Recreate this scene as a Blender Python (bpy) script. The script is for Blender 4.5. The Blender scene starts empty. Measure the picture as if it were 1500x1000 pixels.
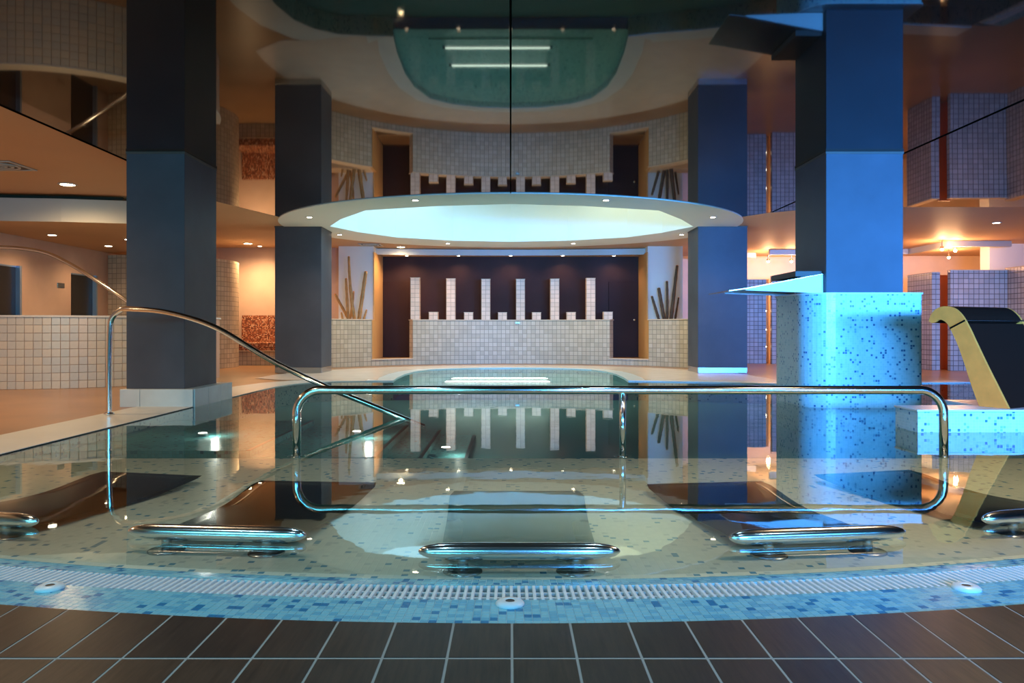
import bpy, bmesh, math, random
from mathutils import Vector, Matrix
random.seed(7)
S = bpy.context.scene
COL = S.collection
PI = math.pi

# ------------------------------------------------------------------ camera
F = 1150.0
cam_d = bpy.data.cameras.new('camera'); cam = bpy.data.objects.new('camera', cam_d); COL.objects.link(cam)
cam_d.sensor_width = 36; cam_d.lens = F/1500*36
cam_d.shift_x = 2/1500; cam_d.shift_y = -19/1500
cam.location = (0, 0, .95); cam.rotation_euler = (PI/2, 0, 0)
cam_d.clip_start = .05; cam_d.clip_end = 200
S.camera = cam
# ------------------------------------------------------------------ world, view
w = bpy.data.worlds.new('world'); S.world = w; w.use_nodes = True
w.node_tree.nodes['Background'].inputs[0].default_value = (.05, .12, .25, 1)
w.node_tree.nodes['Background'].inputs[1].default_value = .3
S.view_settings.view_transform = 'Standard'; S.view_settings.look = 'None'
S.view_settings.gamma = 1; S.view_settings.use_curve_mapping = False
S.view_settings.exposure = 0.25
# ------------------------------------------------------------------ daylight through the windows of the wall behind the viewer
def area(name, loc, rot, sx, sy, power, color, spread=PI, shape='RECTANGLE'):
    l = bpy.data.lights.new(name, 'AREA'); l.shape = shape; l.size = sx; l.size_y = sy
    l.energy = power; l.color = color; l.spread = spread
    o = bpy.data.objects.new(name, l); COL.objects.link(o); o.location = loc; o.rotation_euler = rot
    return o
WIN = [(-6.2, -.75, 1.35, 2.75), (.75, 9.2, 1.0, 2.85)]      # x0, x1, z0, z1 of the two windows
area('daylight_left', (-3.5, -3.96, 2.30), (PI/2, 0, 0), 5.4, .85, 190, (.10, .62, .80), 2.4)
area('daylight_high', (4.0, -3.96, 2.36), (PI/2, 0, 0), 6.2, .9, 200, (.08, .46, 1.0), 2.4)
area('daylight_right', (3.0, -3.96, 1.45), (PI/2, 0, math.radians(-7)), 4.0, .9, 240, (.06, .36, 1.0), .85)
area('daylight_side', (7.4, -3.96, 1.45), (PI/2, 0, math.radians(7)), 3.2, .9, 230, (.06, .30, 1.0), .7)
# ceiling recess above the whirlpool: cool cove light
area('cove_light_blue', (-1.7, 16.5, 4.22), (0, 0, 0), 3.6, 4.4, 110, (.42, .80, 1.0))
area('cove_light_cream', (1.8, 16.5, 4.22), (0, 0, 0), 3.6, 4.4, 62, (.95, .95, .60))

# ------------------------------------------------------------------ materials
MATS = {}
def mat(name, color, rough=.5, metal=0, spec=.5, emit=None, es=0, noise=0, nscale=3, bump=0, bscale=30, ior=1.5):
    m = bpy.data.materials.new(name); m.use_nodes = True; nt = m.node_tree; b = nt.nodes['Principled BSDF']
    b.inputs['Base Color'].default_value = (*color, 1); b.inputs['Roughness'].default_value = rough
    b.inputs['Metallic'].default_value = metal; b.inputs['Specular IOR Level'].default_value = spec
    b.inputs['IOR'].default_value = ior
    if emit: b.inputs['Emission Color'].default_value = (*emit, 1); b.inputs['Emission Strength'].default_value = es
    tc = nt.nodes.new('ShaderNodeTexCoord')
    if noise:
        n = nt.nodes.new('ShaderNodeTexNoise'); n.inputs['Scale'].default_value = nscale; n.inputs['Detail'].default_value = 5
        nt.links.new(tc.outputs['Object'], n.inputs['Vector'])
        r = nt.nodes.new('ShaderNodeMapRange'); r.inputs[1].default_value = .3; r.inputs[2].default_value = .7
        r.inputs[3].default_value = 1-noise; r.inputs[4].default_value = 1+noise
        nt.links.new(n.outputs['Fac'], r.inputs[0])
        mx = nt.nodes.new('ShaderNodeVectorMath'); mx.operation = 'SCALE'; mx.inputs[0].default_value = color
        nt.links.new(r.outputs[0], mx.inputs['Scale']); nt.links.new(mx.outputs[0], b.inputs['Base Color'])
    if bump:
        n = nt.nodes.new('ShaderNodeTexNoise'); n.inputs['Scale'].default_value = bscale; n.inputs['Detail'].default_value = 3
        nt.links.new(tc.outputs['Object'], n.inputs['Vector'])
        bp = nt.nodes.new('ShaderNodeBump'); bp.inputs['Strength'].default_value = bump; bp.inputs['Distance'].default_value = .02
        nt.links.new(n.outputs['Fac'], bp.inputs['Height']); nt.links.new(bp.outputs[0], b.inputs['Normal'])
    MATS[name] = m
    return m
def grain_mat(name, c0, c1, rough):
    m = bpy.data.materials.new(name); m.use_nodes = True; nt = m.node_tree; b = nt.nodes['Principled BSDF']
    N = nt.nodes.new; L = nt.links.new
    tc = N('ShaderNodeTexCoord'); mp = N('ShaderNodeMapping'); mp.inputs['Scale'].default_value = (60, 5, 1); L(tc.outputs['Object'], mp.inputs[0])
    n = N('ShaderNodeTexNoise'); n.inputs['Scale'].default_value = 1; n.inputs['Detail'].default_value = 6; n.inputs['Roughness'].default_value = .65; L(mp.outputs[0], n.inputs['Vector'])
    r = N('ShaderNodeValToRGB'); r.color_ramp.elements[0].position = .3; r.color_ramp.elements[1].position = .72
    r.color_ramp.elements[0].color = (*c0, 1); r.color_ramp.elements[1].color = (*c1, 1); L(n.outputs['Fac'], r.inputs[0]); L(r.outputs[0], b.inputs['Base Color'])
    bp = N('ShaderNodeBump'); bp.inputs['Strength'].default_value = .12; bp.inputs['Distance'].default_value = .004; L(n.outputs['Fac'], bp.inputs['Height']); L(bp.outputs[0], b.inputs['Normal'])
    b.inputs['Roughness'].default_value = rough
    MATS[name] = m
def tile_mat(name, size, stops, grout, gw=.06, rough=.25, sizey=None, bump=.4):
    """square tiles laid out in the surface's own UV metres; stops = [(position, colour)] picked at random per tile"""
    m = bpy.data.materials.new(name); m.use_nodes = True; nt = m.node_tree; b = nt.nodes['Principled BSDF']
    N = nt.nodes.new; L = nt.links.new
    uv = N('ShaderNodeUVMap')
    sc = N('ShaderNodeVectorMath'); sc.operation = 'DIVIDE'; sc.inputs[1].default_value = (size, sizey or size, 1); L(uv.outputs[0], sc.inputs[0])
    fl = N('ShaderNodeVectorMath'); fl.operation = 'FLOOR'; L(sc.outputs[0], fl.inputs[0])
    fr = N('ShaderNodeVectorMath'); fr.operation = 'FRACTION'; L(sc.outputs[0], fr.inputs[0])
    wn = N('ShaderNodeTexWhiteNoise'); wn.noise_dimensions = '2D'; L(fl.outputs[0], wn.inputs['Vector'])
    rp = N('ShaderNodeValToRGB'); rp.color_ramp.interpolation = 'CONSTANT'
    e = rp.color_ramp.elements
    while len(e) < len(stops): e.new(.5)
    for i, (p, c) in enumerate(stops): e[i].position = p; e[i].color = (*c, 1)
    L(wn.outputs['Value'], rp.inputs[0])
    sx = N('ShaderNodeSeparateXYZ'); L(fr.outputs[0], sx.inputs[0])
    mk = []
    for k in (0, 1):
        a = N('ShaderNodeMath'); a.operation = 'PINGPONG'; a.inputs[1].default_value = .5; L(sx.outputs[k], a.inputs[0]); mk.append(a)
    mn = N('ShaderNodeMath'); mn.operation = 'MINIMUM'; L(mk[0].outputs[0], mn.inputs[0]); L(mk[1].outputs[0], mn.inputs[1])
    mr = N('ShaderNodeMapRange'); mr.inputs[1].default_value = gw*.4; mr.inputs[2].default_value = gw*.7; L(mn.outputs[0], mr.inputs[0])
    mx = N('ShaderNodeMix'); mx.data_type = 'RGBA'; mx.inputs[6].default_value = (*grout, 1); L(mr.outputs[0], mx.inputs[0]); L(rp.outputs[0], mx.inputs[7])
    L(mx.outputs[2], b.inputs['Base Color'])
    bp = N('ShaderNodeBump'); bp.inputs['Strength'].default_value = bump; bp.inputs['Distance'].default_value = .004; L(mr.outputs[0], bp.inputs['Height']); L(bp.outputs[0], b.inputs['Normal'])
    b.inputs['Roughness'].default_value = rough
    MATS[name] = m
    return m
mat('chrome', (.80, .82, .84), .13, 1)
mat('satin', (.82, .84, .86), .17, 1)
mat('steel', (.45, .46, .47), .25, 1)
mat('pillar', (.078, .085, .108), .5, 0, .25, noise=.14, nscale=1.6)
mat('pillar_edge', (.10, .085, .075), .5, 0, .3, noise=.1)
mat('deck', (.39, .21, .10), .28, noise=.12, nscale=1.2, bump=.02, bscale=4)
mat('stone_ring', (.74, .62, .52), .25, noise=.06)
mat('curb', (.66, .69, .68), .3, noise=.05, nscale=2)
mat('slab', (.66, .72, .72), .3, noise=.06, nscale=4)
mat('grout', (.36, .35, .33), .8)
mat('white', (.80, .80, .78), .5)
mat('plastic', (.74, .77, .80), .35)
mat('matte_ceiling', (.56, .37, .22), .6, 0, .25, noise=.04, nscale=.6)
mat('ring_white', (.86, .87, .80), .6, 0, .2)
mat('recess', (.80, .86, .86), .8, 0, .1)
mat('gloss_film', (.020, .012, .008), .03, 0, .5, bump=.012, bscale=.55, ior=1.23)
mat('seam', (.004, .004, .003), .9, 0, 0)
mat('fascia', (.50, .51, .49), .6)
mat('gap_dark', (.05, .04, .03), .8)
mat('pink_wall', (.60, .42, .33), .7, noise=.05)
mat('cream_wall', (.74, .58, .42), .7, noise=.04)
mat('orange_jamb', (.72, .40, .16), .6)
mat('red_panel', (.50, .09, .02), .4)
mat('dark_wall', (.045, .020, .017), .55, 0, .15, noise=.15, nscale=2)
mat('dark_door', (.040, .016, .013), .55, 0, .15, noise=.1, nscale=2)
mat('black_door', (.015, .014, .014), .35)
mat('jamb_metal', (.30, .42, .60), .3, .6)
mat('panel_white', (.80, .83, .84), .6)
mat('bamboo', (.42, .24, .09), .45, noise=.25, nscale=8)
mat('driftwood', (.10, .065, .045), .6, noise=.3, nscale=8)
mat('wood_side', (.95, .26, .04), .5, 0, .3, noise=.12, nscale=6)
mat('black_gloss', (.022, .008, .005), .45, 0, .05)
mat('green_in', (.05, .10, .07), .4)
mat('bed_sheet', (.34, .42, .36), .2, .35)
mat('bed_sheet_dark_refl', (.06, .045, .035), .22, .6)  # dark reflection on the side sheets put into the base colour
mat('gutter', (.05, .08, .08), .5)
mat('vent_dark', (.06, .05, .045), .6)
mat('lens', (1, .9, .7), .5, emit=(1, .80, .45), es=60)
mat('lens_small', (1, .9, .8), .5, emit=(1, .78, .55), es=26)
mat('lens_orange', (1, .7, .4), .5, emit=(1, .5, .2), es=34)
mat('uw_lens', (1, 1, .9), .5, emit=(1, .95, .78), es=5)
mat('beam_glow', (1, 1, .9), .5, emit=(.85, 1, .82), es=7)  # glow that stands in for lamp beams in the whirlpool water
mat('step_nose', (.02, .03, .035), .4)
mat('cascade_white', (.93, .95, .95), .35)
grain_mat('dark_tile_a', (.016, .010, .008), (.058, .035, .025), .36)
grain_mat('dark_tile_b', (.020, .012, .008), (.072, .041, .027), .36)
grain_mat('dark_tile_c', (.014, .010, .009), (.048, .032, .025), .32)
mat('mos_light', (.25, .54, .64), .22); mat('mos_mid', (.16, .43, .58), .22); mat('mos_dark', (.03, .20, .40), .22)
mat('mos_grout', (.58, .74, .80), .7)
tile_mat('cream_tile', .115, [(0, (.60, .49, .36)), (.35, (.54, .44, .32)), (.7, (.64, .53, .40))], (.27, .22, .17), .09, rough=.5)
tile_mat('grey_tile', .115, [(0, (.44, .40, .39)), (.35, (.40, .36, .35)), (.7, (.48, .43, .42))], (.12, .10, .10), .11)
tile_mat('pilaster_tile', .115, [(0, (.84, .60, .45)), (.35, (.78, .56, .42)), (.7, (.88, .64, .49))], (.42, .28, .2), .08, rough=.5)
mat('tub_tile', (.74, .70, .62), .3, noise=.1, nscale=5); mat('tub_tile_b', (.78, .70, .59), .3, noise=.1, nscale=5); mat('tub_tile_c', (.69, .67, .62), .3, noise=.1, nscale=5)
mat('tub_grout', (.62, .40, .30), .8)
tile_mat('red_mosaic', .03, [(0, (.38, .11, .05)), (.35, (.16, .045, .025)), (.65, (.62, .27, .14)), (.9, (.72, .45, .3))], (.25, .12, .08), .1)
tile_mat('plinth_mosaic', .028, [(0, (.40, .62, .64)), (.5, (.46, .66, .68)), (.88, (.20, .42, .50)), (.94, (.05, .17, .30))], (.52, .68, .70), .12)
tile_mat('wall_mosaic', .028, [(0, (.42, .66, .72)), (.5, (.46, .70, .76)), (.9, (.22, .45, .58)), (.95, (.04, .18, .36))], (.55, .72, .76), .12)
tile_mat('shelf_mosaic', .030, [(0, (.68, .67, .56)), (.5, (.64, .64, .54)), (.90, (.5, .52, .46)), (.955, (.10, .26, .36))], (.70, .68, .57), .08)
tile_mat('deep_tint_mosaic', .03, [(0, (.10, .38, .40)), (.5, (.12, .42, .44)), (.88, (.08, .28, .32)), (.95, (.03, .10, .15))], (.12, .33, .33), .1)  # light lost in the deep water is put into these tile colours
tile_mat('whirl_mosaic', .05, [(0, (.30, .62, .58)), (.5, (.33, .66, .62)), (.9, (.16, .42, .44))], (.4, .66, .62), .1)
# water: clear surface, Fresnel mix of mirror reflection and tinted see-through
m = bpy.data.materials.new('water'); m.use_nodes = True; nt = m.node_tree; nt.nodes.clear()
o_ = nt.nodes.new('ShaderNodeOutputMaterial'); mi = nt.nodes.new('ShaderNodeMixShader'); fr = nt.nodes.new('ShaderNodeFresnel'); fr.inputs[0].default_value = 1.36
tr = nt.nodes.new('ShaderNodeBsdfTransparent'); tr.inputs[0].default_value = (.88, .95, .95, 1)
gl = nt.nodes.new('ShaderNodeBsdfGlossy'); gl.inputs['Roughness'].default_value = .02; gl.inputs[0].default_value = (.92, 1, 1, 1)
tc = nt.nodes.new('ShaderNodeTexCoord'); nz = nt.nodes.new('ShaderNodeTexNoise'); nz.inputs['Scale'].default_value = 3.2; nz.inputs['Detail'].default_value = 2
bp = nt.nodes.new('ShaderNodeBump'); bp.inputs['Strength'].default_value = .018; bp.inputs['Distance'].default_value = .03
nt.links.new(tc.outputs['Object'], nz.inputs[0]); nt.links.new(nz.outputs[0], bp.inputs['Height']); nt.links.new(bp.outputs[0], gl.inputs['Normal'])
nt.links.new(fr.outputs[0], mi.inputs[0]); nt.links.new(tr.outputs[0], mi.inputs[1]); nt.links.new(gl.outputs[0], mi.inputs[2]); nt.links.new(mi.outputs[0], o_.inputs[0])
MATS['water'] = m

# ------------------------------------------------------------------ helpers
def finish(bm, name, material, parent=None, smooth=False, uv=True):
    if uv and not bm.loops.layers.uv:
        lay = bm.loops.layers.uv.new('UVMap')
        bm.normal_update()
        for f in bm.faces:
            n = f.normal
            if abs(n.z) > .7: t, b2 = Vector((1, 0, 0)), Vector((0, 1, 0))
            else:
                t = Vector((-n.y, n.x, 0)); t.normalize(); b2 = Vector((0, 0, 1))
            for l in f.loops: l[lay].uv = (l.vert.co.dot(t), l.vert.co.dot(b2))
    me = bpy.data.meshes.new(name); bm.to_mesh(me); bm.free()
    for mm in (material if isinstance(material, (list, tuple)) else [material]): me.materials.append(MATS[mm])
    if smooth:
        for p in me.polygons: p.use_smooth = True
    o = bpy.data.objects.new(name, me); COL.objects.link(o)
    if parent: o.parent = parent
    return o
def tag(o, label, cat, group=None):
    o['label'] = label; o['category'] = cat
    if group: o['group'] = group
    return o
def struct(o, label=None):
    o['kind'] = 'structure'
    if label: o['label'] = label
    return o
def thing(name, label, cat, loc=(0, 0, 0), rz=0, group=None):
    o = bpy.data.objects.new(name, None); COL.objects.link(o); o.location = loc; o.rotation_euler = (0, 0, rz); o.empty_display_size = .1
    return tag(o, label, cat, group)
def box(bm, x0, x1, y0, y1, z0, z1, bevel=0):
    v = [bm.verts.new(p) for p in ((x0,y0,z0),(x1,y0,z0),(x1,y1,z0),(x0,y1,z0),(x0,y0,z1),(x1,y0,z1),(x1,y1,z1),(x0,y1,z1))]
    fs = [bm.faces.new([v[i] for i in q]) for q in ((3,2,1,0),(4,5,6,7),(0,1,5,4),(1,2,6,5),(2,3,7,6),(3,0,4,7))]
    if bevel:
        es = list({e for f in fs for e in f.edges})
        bmesh.ops.bevel(bm, geom=es, offset=bevel, segments=2, affect='EDGES', profile=.5)
    return bm
def boxo(name, material, dims, parent=None, bevel=0):
    return finish(box(bmesh.new(), *dims, bevel=bevel), name, material, parent)
def prism(bm, loop, z0, z1):
    a = [bm.verts.new((x, y, z0)) for x, y in loop]; b = [bm.verts.new((x, y, z1)) for x, y in loop]; n = len(loop)
    bm.faces.new(a[::-1]); bm.faces.new(b)
    for i in range(n): bm.faces.new((a[i], a[(i+1) % n], b[(i+1) % n], b[i]))
    bmesh.ops.recalc_face_normals(bm, faces=bm.faces)
    return bm
def flat(bm, loop, z, up=True):
    f = bm.faces.new([bm.verts.new((x, y, z)) for x, y in loop]); f.normal_update()
    if (f.normal.z > 0) != up: f.normal_flip()
    return bm
def fill(bm, loops, z, up=True):
    es = []
    for lp in loops:
        v = [bm.verts.new((x, y, z)) for x, y in lp]
        es += [bm.edges.new((v[i], v[(i+1) % len(v)])) for i in range(len(v))]
    r = bmesh.ops.triangle_fill(bm, edges=es, use_beauty=True, use_dissolve=False)
    for f in bm.faces:
        f.normal_update()
        if (f.normal.z > 0) != up: f.normal_flip()
    return bm
def strip(bm, pts, z0, z1, lay=None, u0=0, flip=False, nz=1):
    """vertical sheet along a plan path, UV = (arc length, height)"""
    lay = lay or (bm.loops.layers.uv.active or bm.loops.layers.uv.new('UVMap'))
    u = u0
    for (xa, ya), (xb, yb) in zip(pts[:-1], pts[1:]):
        d = math.hypot(xb-xa, yb-ya)
        v = [bm.verts.new(p) for p in ((xa, ya, z0), (xb, yb, z0), (xb, yb, z1), (xa, ya, z1))]
        uvs = [(u, z0), (u+d, z0), (u+d, z1), (u, z1)]
        if flip: v = v[::-1]; uvs = uvs[::-1]
        f = bm.faces.new(v)
        for l, c in zip(f.loops, uvs): l[lay].uv = c
        u += d
    return bm
def curved_block(bm, front, back, z0, z1):
    """a wall between two plan paths with arc-length UVs on the faces"""
    lay = bm.loops.layers.uv.active or bm.loops.layers.uv.new('UVMap')
    strip(bm, front, z0, z1, lay); strip(bm, back, z0, z1, lay, flip=True)
    for i in range(len(front)-1):
        for z, q in ((z1, 0), (z0, 1)):
            p = [front[i], front[i+1], back[i+1], back[i]]
            if q: p = p[::-1]
            f = bm.faces.new([bm.verts.new((x, y, z)) for x, y in p])
            for l in f.loops: l[lay].uv = l.vert.co.xy
    strip(bm, [back[0], front[0]], z0, z1, lay); strip(bm, [front[-1], back[-1]], z0, z1, lay)
    bmesh.ops.remove_doubles(bm, verts=bm.verts, dist=1e-5)
    return bm
def arc(cx, cy, rx, ry, a0, a1, n):
    return [(cx+rx*math.cos(a0+(a1-a0)*i/n), cy+ry*math.sin(a0+(a1-a0)*i/n)) for i in range(n+1)]
def smooth_path(P, sub=8):
    P = [Vector(p) for p in P]; out = []
    for i in range(len(P)-1):
        p0, p1, p2, p3 = P[max(i-1, 0)], P[i], P[i+1], P[min(i+2, len(P)-1)]
        for k in range(sub):
            t = k/sub
            out.append(.5*((2*p1)+(p2-p0)*t+(2*p0-5*p1+4*p2-p3)*t*t+(3*p1-p0-3*p2+p3)*t**3))
    out.append(P[-1]); return out
def tube(bm, path, radii, n=14, caps=True):
    path = [Vector(p) for p in path]
    if not isinstance(radii, (list, tuple)): radii = [radii]*len(path)
    prev = None; rings = []
    t0 = (path[1]-path[0]).normalized()
    up = Vector((0, 0, 1)) if abs(t0.z) < .9 else Vector((0, 1, 0))
    nrm = (up - t0*up.dot(t0)).normalized()
    for i, p in enumerate(path):
        t = (path[min(i+1, len(path)-1)]-path[max(i-1, 0)]).normalized()
        nrm = (nrm - t*nrm.dot(t)).normalized(); b = t.cross(nrm)
        rings.append([bm.verts.new(p+(nrm*math.cos(2*PI*k/n)+b*math.sin(2*PI*k/n))*radii[i]) for k in range(n)])
    for a, c in zip(rings[:-1], rings[1:]):
        for k in range(n): bm.faces.new((a[k], a[(k+1) % n], c[(k+1) % n], c[k]))
    if caps: bm.faces.new(rings[0][::-1]); bm.faces.new(rings[-1])
    bmesh.ops.recalc_face_normals(bm, faces=bm.faces)
    return bm
def lathe(bm, prof, n=24, cx=0, cy=0):
    rings = [[bm.verts.new((cx+r*math.cos(2*PI*k/n), cy+r*math.sin(2*PI*k/n), z)) for k in range(n)] for r, z in prof]
    for a, c in zip(rings[:-1], rings[1:]):
        for k in range(n): bm.faces.new((a[k], a[(k+1) % n], c[(k+1) % n], c[k]))
    bm.faces.new(rings[0][::-1]); bm.faces.new(rings[-1])
    bmesh.ops.recalc_face_normals(bm, faces=bm.faces)
    return bm
def rounded_corner_path(pts, r, n=8):
    """polyline in 3D with its inner corners rounded by r"""
    P = [Vector(p) for p in pts]; out = [P[0]]
    for i in range(1, len(P)-1):
        a = (P[i-1]-P[i]).normalized(); c = (P[i+1]-P[i]).normalized()
        h = a.angle(c)/2; d = r/math.tan(h); cen = P[i]+(a+c).normalized()*(r/math.sin(h))
        s, e = P[i]+a*d-cen, P[i]+c*d-cen
        for k in range(n+1):
            v = s.lerp(e, k/n).normalized()*r if k not in (0, n) else (s if k == 0 else e)
            out.append(cen+v)
    out.append(P[-1]); return out
def copy_tree(o, parent=None):
    c = o.copy(); COL.objects.link(c); c.parent = parent
    for ch in list(o.children): copy_tree(ch, c)
    return c

CZ = 3.11                      # ceiling height
CX, CY = 0.0, 11.4             # centre of the pool's round edge
R_LIP, R_GI, R_GO, R_T = 8.37, 8.50, 8.655, 8.88
XL, XR, YF, YB = -9.1, 14.0, -4.0, 24.4
XP = -3.85                     # straight pool edge on the left
YFAR = 13.7
def arcY(r, x): return CY-math.sqrt(r*r-x*x)
def ang_at(r, x): return -math.acos(x/r)
# far edge of the pool with the whirlpool bay, from right to left
A_END = math.asin((YFAR-CY)/R_LIP)
far = [(6.5, 13.55), (4.54, 13.4), (3.3, 13.85), (2.5, 14.02), (2.12, 14.15), (2.17, 15.0), (2.18, 16.2), (2.1, 17.1), (1.85, 17.95), (1.4, 18.4), (.75, 18.68), (0, 18.75),
       (-.75, 18.68), (-1.4, 18.4), (-1.85, 17.95), (-2.1, 17.1), (-2.18, 16.2), (-2.17, 15.0), (-2.12, 14.15), (-2.6, 14.12), (-3.1, 14.05), (-3.45, 13.8), (-3.7, 13.4), (-3.82, 12.8), (XP, 12.0)]
def pool_loop(r):
    a0 = -math.acos(XP/r); a1 = math.asin((YFAR-CY)/r)
    return arc(CX, CY, r, r, a0, a1, 90) + far

# ------------------------------------------------------------------ setting: floor
rect = [(XL, YF), (XR, YF), (XR, YB), (XL, YB)]
front_loop = [(XL, YF), (XR, YF), (XR, 3.4), (math.sqrt(R_T**2-64), 3.4)]
floor = struct(finish(fill(bmesh.new(), [rect, pool_loop(R_T)], 0), 'floor', 'deck'), 'warm brown deck floor around the pool')
# dark foreground tiles, cut to the curve of the pool rim, laid proud of a grout bed
x1 = 3.9
bm = bmesh.new()
lp = [(-x1, 1.2), (x1, 1.2), (x1, arcY(R_T+.001, x1))] + [(x, arcY(R_T+.001, x)) for x in [x1-.1*k for k in range(1, 78)]] + [(-x1, arcY(R_T+.001, x1))]
bed = finish(prism(bm, lp, -.01, .0038), 'grout_bed', 'grout', floor)
pitch, jw, rowlen, y0 = .1865, .0085, .50, 2.25
for r in range(-2, 4):
    ya, yb = y0+r*rowlen+jw*.8, y0+(r+1)*rowlen-jw*.8
    for k in range(-20, 20):
        xa, xb = .004+k*pitch+jw/2, .004+(k+1)*pitch-jw/2
        ya_c = [min(yb, arcY(R_T+.004, x)) for x in (xa, (xa+xb)/2, xb)]
        if min(ya_c) <= ya+.01: continue
        if ya < 1.2: continue
        lp = [(xa, ya), (xb, ya), (xb, ya_c[2]), ((xa+xb)/2, ya_c[1]), (xa, ya_c[0])]
        dz = random.uniform(0, .0012)
        bm = prism(bmesh.new(), lp, .0035, .0052+dz*.5)
        finish(bm, 'floor_tile', random.choice(['dark_tile_a', 'dark_tile_b', 'dark_tile_c']), floor)
# white curb along the left and far edges, pale stone area around the whirlpool
def offset(path, d):
    out = []
    for i, p in enumerate(path):
        a = Vector(path[max(i-1, 0)]); b = Vector(path[min(i+1, len(path)-1)])
        t = (b-a).normalized(); nn = Vector((t.y, -t.x)); out.append((p[0]+nn.x*d, p[1]+nn.y*d))
    return out
left_path = far[-6:] + [(XP, 9.0), (XP, 6.5), (XP, arcY(R_T, XP)+.02)]
bm = curved_block(bmesh.new(), offset(left_path, .68), left_path, -.02, .006)
bmesh.ops.recalc_face_normals(bm, faces=bm.faces)
c = struct(finish(bm, 'trim_1', 'curb'), 'white stone curb along the straight left pool edge')
ring_in = far[4:19]
st = arc(0, 15.4, 4.85, 4.85, 0, PI, 40)
lp = [(4.85, 14.0), (4.85, 15.0)] + st + [(-4.85, 14.9), (-4.2, 14.35), (-3.6, 14.35), (-3.2, 14.2), (-2.7, 14.14)] + [(x, y) for x, y in far[18:3:-1]] + [(2.6, 14.05), (3.4, 13.88), (4.3, 13.6)]
lp = [p for p in lp]
bm = bmesh.new(); a = [bm.verts.new((x, y, .008)) for x, y in lp]; f = bm.faces.new(a); f.normal_update()
if f.normal.z < 0: f.normal_flip()
struct(finish(bm, 'trim_2', 'stone_ring'), 'pale stone paving around the whirlpool bay')
bay = [(x, y) for x, y in far[3:20]]
bm = curved_block(bmesh.new(), bay, offset(bay, .34), -.02, .014)
bmesh.ops.recalc_face_normals(bm, faces=bm.faces)
struct(finish(bm, 'trim_3', 'curb'), 'white stone edging of the whirlpool bay')
rp = far[0:4][::-1] + [(8.0, YFAR)]
rp = [(2.5, 14.02), (3.3, 13.85), (4.54, 13.4), (6.5, 13.55), (8.06, 13.72)]
bm = curved_block(bmesh.new(), rp, offset(rp, -.42), -.02, .012)
bmesh.ops.recalc_face_normals(bm, faces=bm.faces)
struct(finish(bm, 'trim_4', 'curb'), 'white stone curb along the far right pool edge')

# ------------------------------------------------------------------ setting: pool basin and water
SH = -.062; DEEP = -.34
loop = pool_loop(R_LIP)
YS = 6.12
xs = math.sqrt(R_LIP**2-(YS-CY)**2)
bm = bmesh.new(); a0 = -math.acos(XP/R_LIP); a1 = -math.acos(xs/R_LIP)
flat(bm, arc(CX, CY, R_LIP, R_LIP, a0, a1, 50) + [(XP, YS)], SH)
shelf = struct(finish(bm, 'floor_shallow', 'shelf_mosaic'), 'shallow mosaic pool shelf')
bm = bmesh.new()
a2 = math.asin((YFAR-CY)/R_LIP)
deep_loop = arc(CX, CY, R_LIP, R_LIP, a1, a2, 40) + far[:5] + far[18:] + [(XP, YS)]
flat(bm, deep_loop, DEEP)
strip(bm, [(XP, YS), (xs, YS)], DEEP, SH, flip=True)
struct(finish(bm, 'floor_deep', 'deep_tint_mosaic'), 'deep teal mosaic pool floor')
bm = bmesh.new(); strip(bm, loop[:91], DEEP-.02, -.021, flip=True); strip(bm, loop[90:]+[loop[0]], DEEP-.02, 0, flip=True)
struct(finish(bm, 'wall_pool', 'plinth_mosaic'), 'mosaic side wall of the pool')
bm = bmesh.new(); flat(bm, far[4:19], -.12)
struct(finish(bm, 'floor_whirlpool', 'whirl_mosaic'), 'pale mosaic floor of the whirlpool bay')
bm = bmesh.new()
inner = [(x*.72, 16.2+(y-16.2)*.80) for x, y in far[4:19]]
prism(bm, inner, -.119, -.085)
struct(finish(bm, 'trim_5', 'whirl_mosaic'), 'submerged bench ring of the whirlpool')
bm = bmesh.new(); flat(bm, loop, -.005)
water = tag(finish(bm, 'pool_water', 'water'), 'still clear water filling the curved pool', 'water'); water['kind'] = 'structure'

# ------------------------------------------------------------------ pool rim: mosaic band, grate, lip
rim = struct(bpy.data.objects.new('trim_6', None), 'curved overflow rim of blue mosaic at the front of the pool'); COL.objects.link(rim)
def ring(bm, r0, r1, z0, z1, a0, a1, n, zt0=None):
    ra = arc(CX, CY, r0, r0, a0, a1, n); rb = arc(CX, CY, r1, r1, a0, a1, n)
    za = z1 if zt0 is None else zt0
    for i in range(n):
        v = [bm.verts.new(p) for p in ((*ra[i], za), (*rb[i], z1), (*rb[i+1], z1), (*ra[i+1], za))]
        f = bm.faces.new(v); f.normal_update()
        if f.normal.z < 0: f.normal_flip()
    return bm
AS, AE = -math.acos(XP/R_T), math.asin((YFAR-CY)/R_T)
finish(ring(bmesh.new(), R_GO, R_T, 0, .0, AS, AE, 160), 'mosaic_bed', 'mos_grout', rim)
finish(ring(bmesh.new(), R_LIP-.004, R_GI, 0, -.004, AS, AE, 160, zt0=-.020), 'lip_bed', 'mos_grout', rim)
finish(ring(bmesh.new(), R_GI, R_GO, 0, -.055, AS, AE, 120), 'gutter', 'gutter', rim)
for rr in (R_GI, R_GO):
    bm = bmesh.new(); strip(bm, arc(CX, CY, rr, rr, AS, AE, 160), -.056, -.001, flip=(rr == R_GI))
    finish(bm, 'gutter_side', 'mos_grout', rim)
tp = .0280; dA = tp/8.77
NC = int((AE-AS)/dA)
mc = -PI/2
stuff = bmesh.new()
shared = {}
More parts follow.
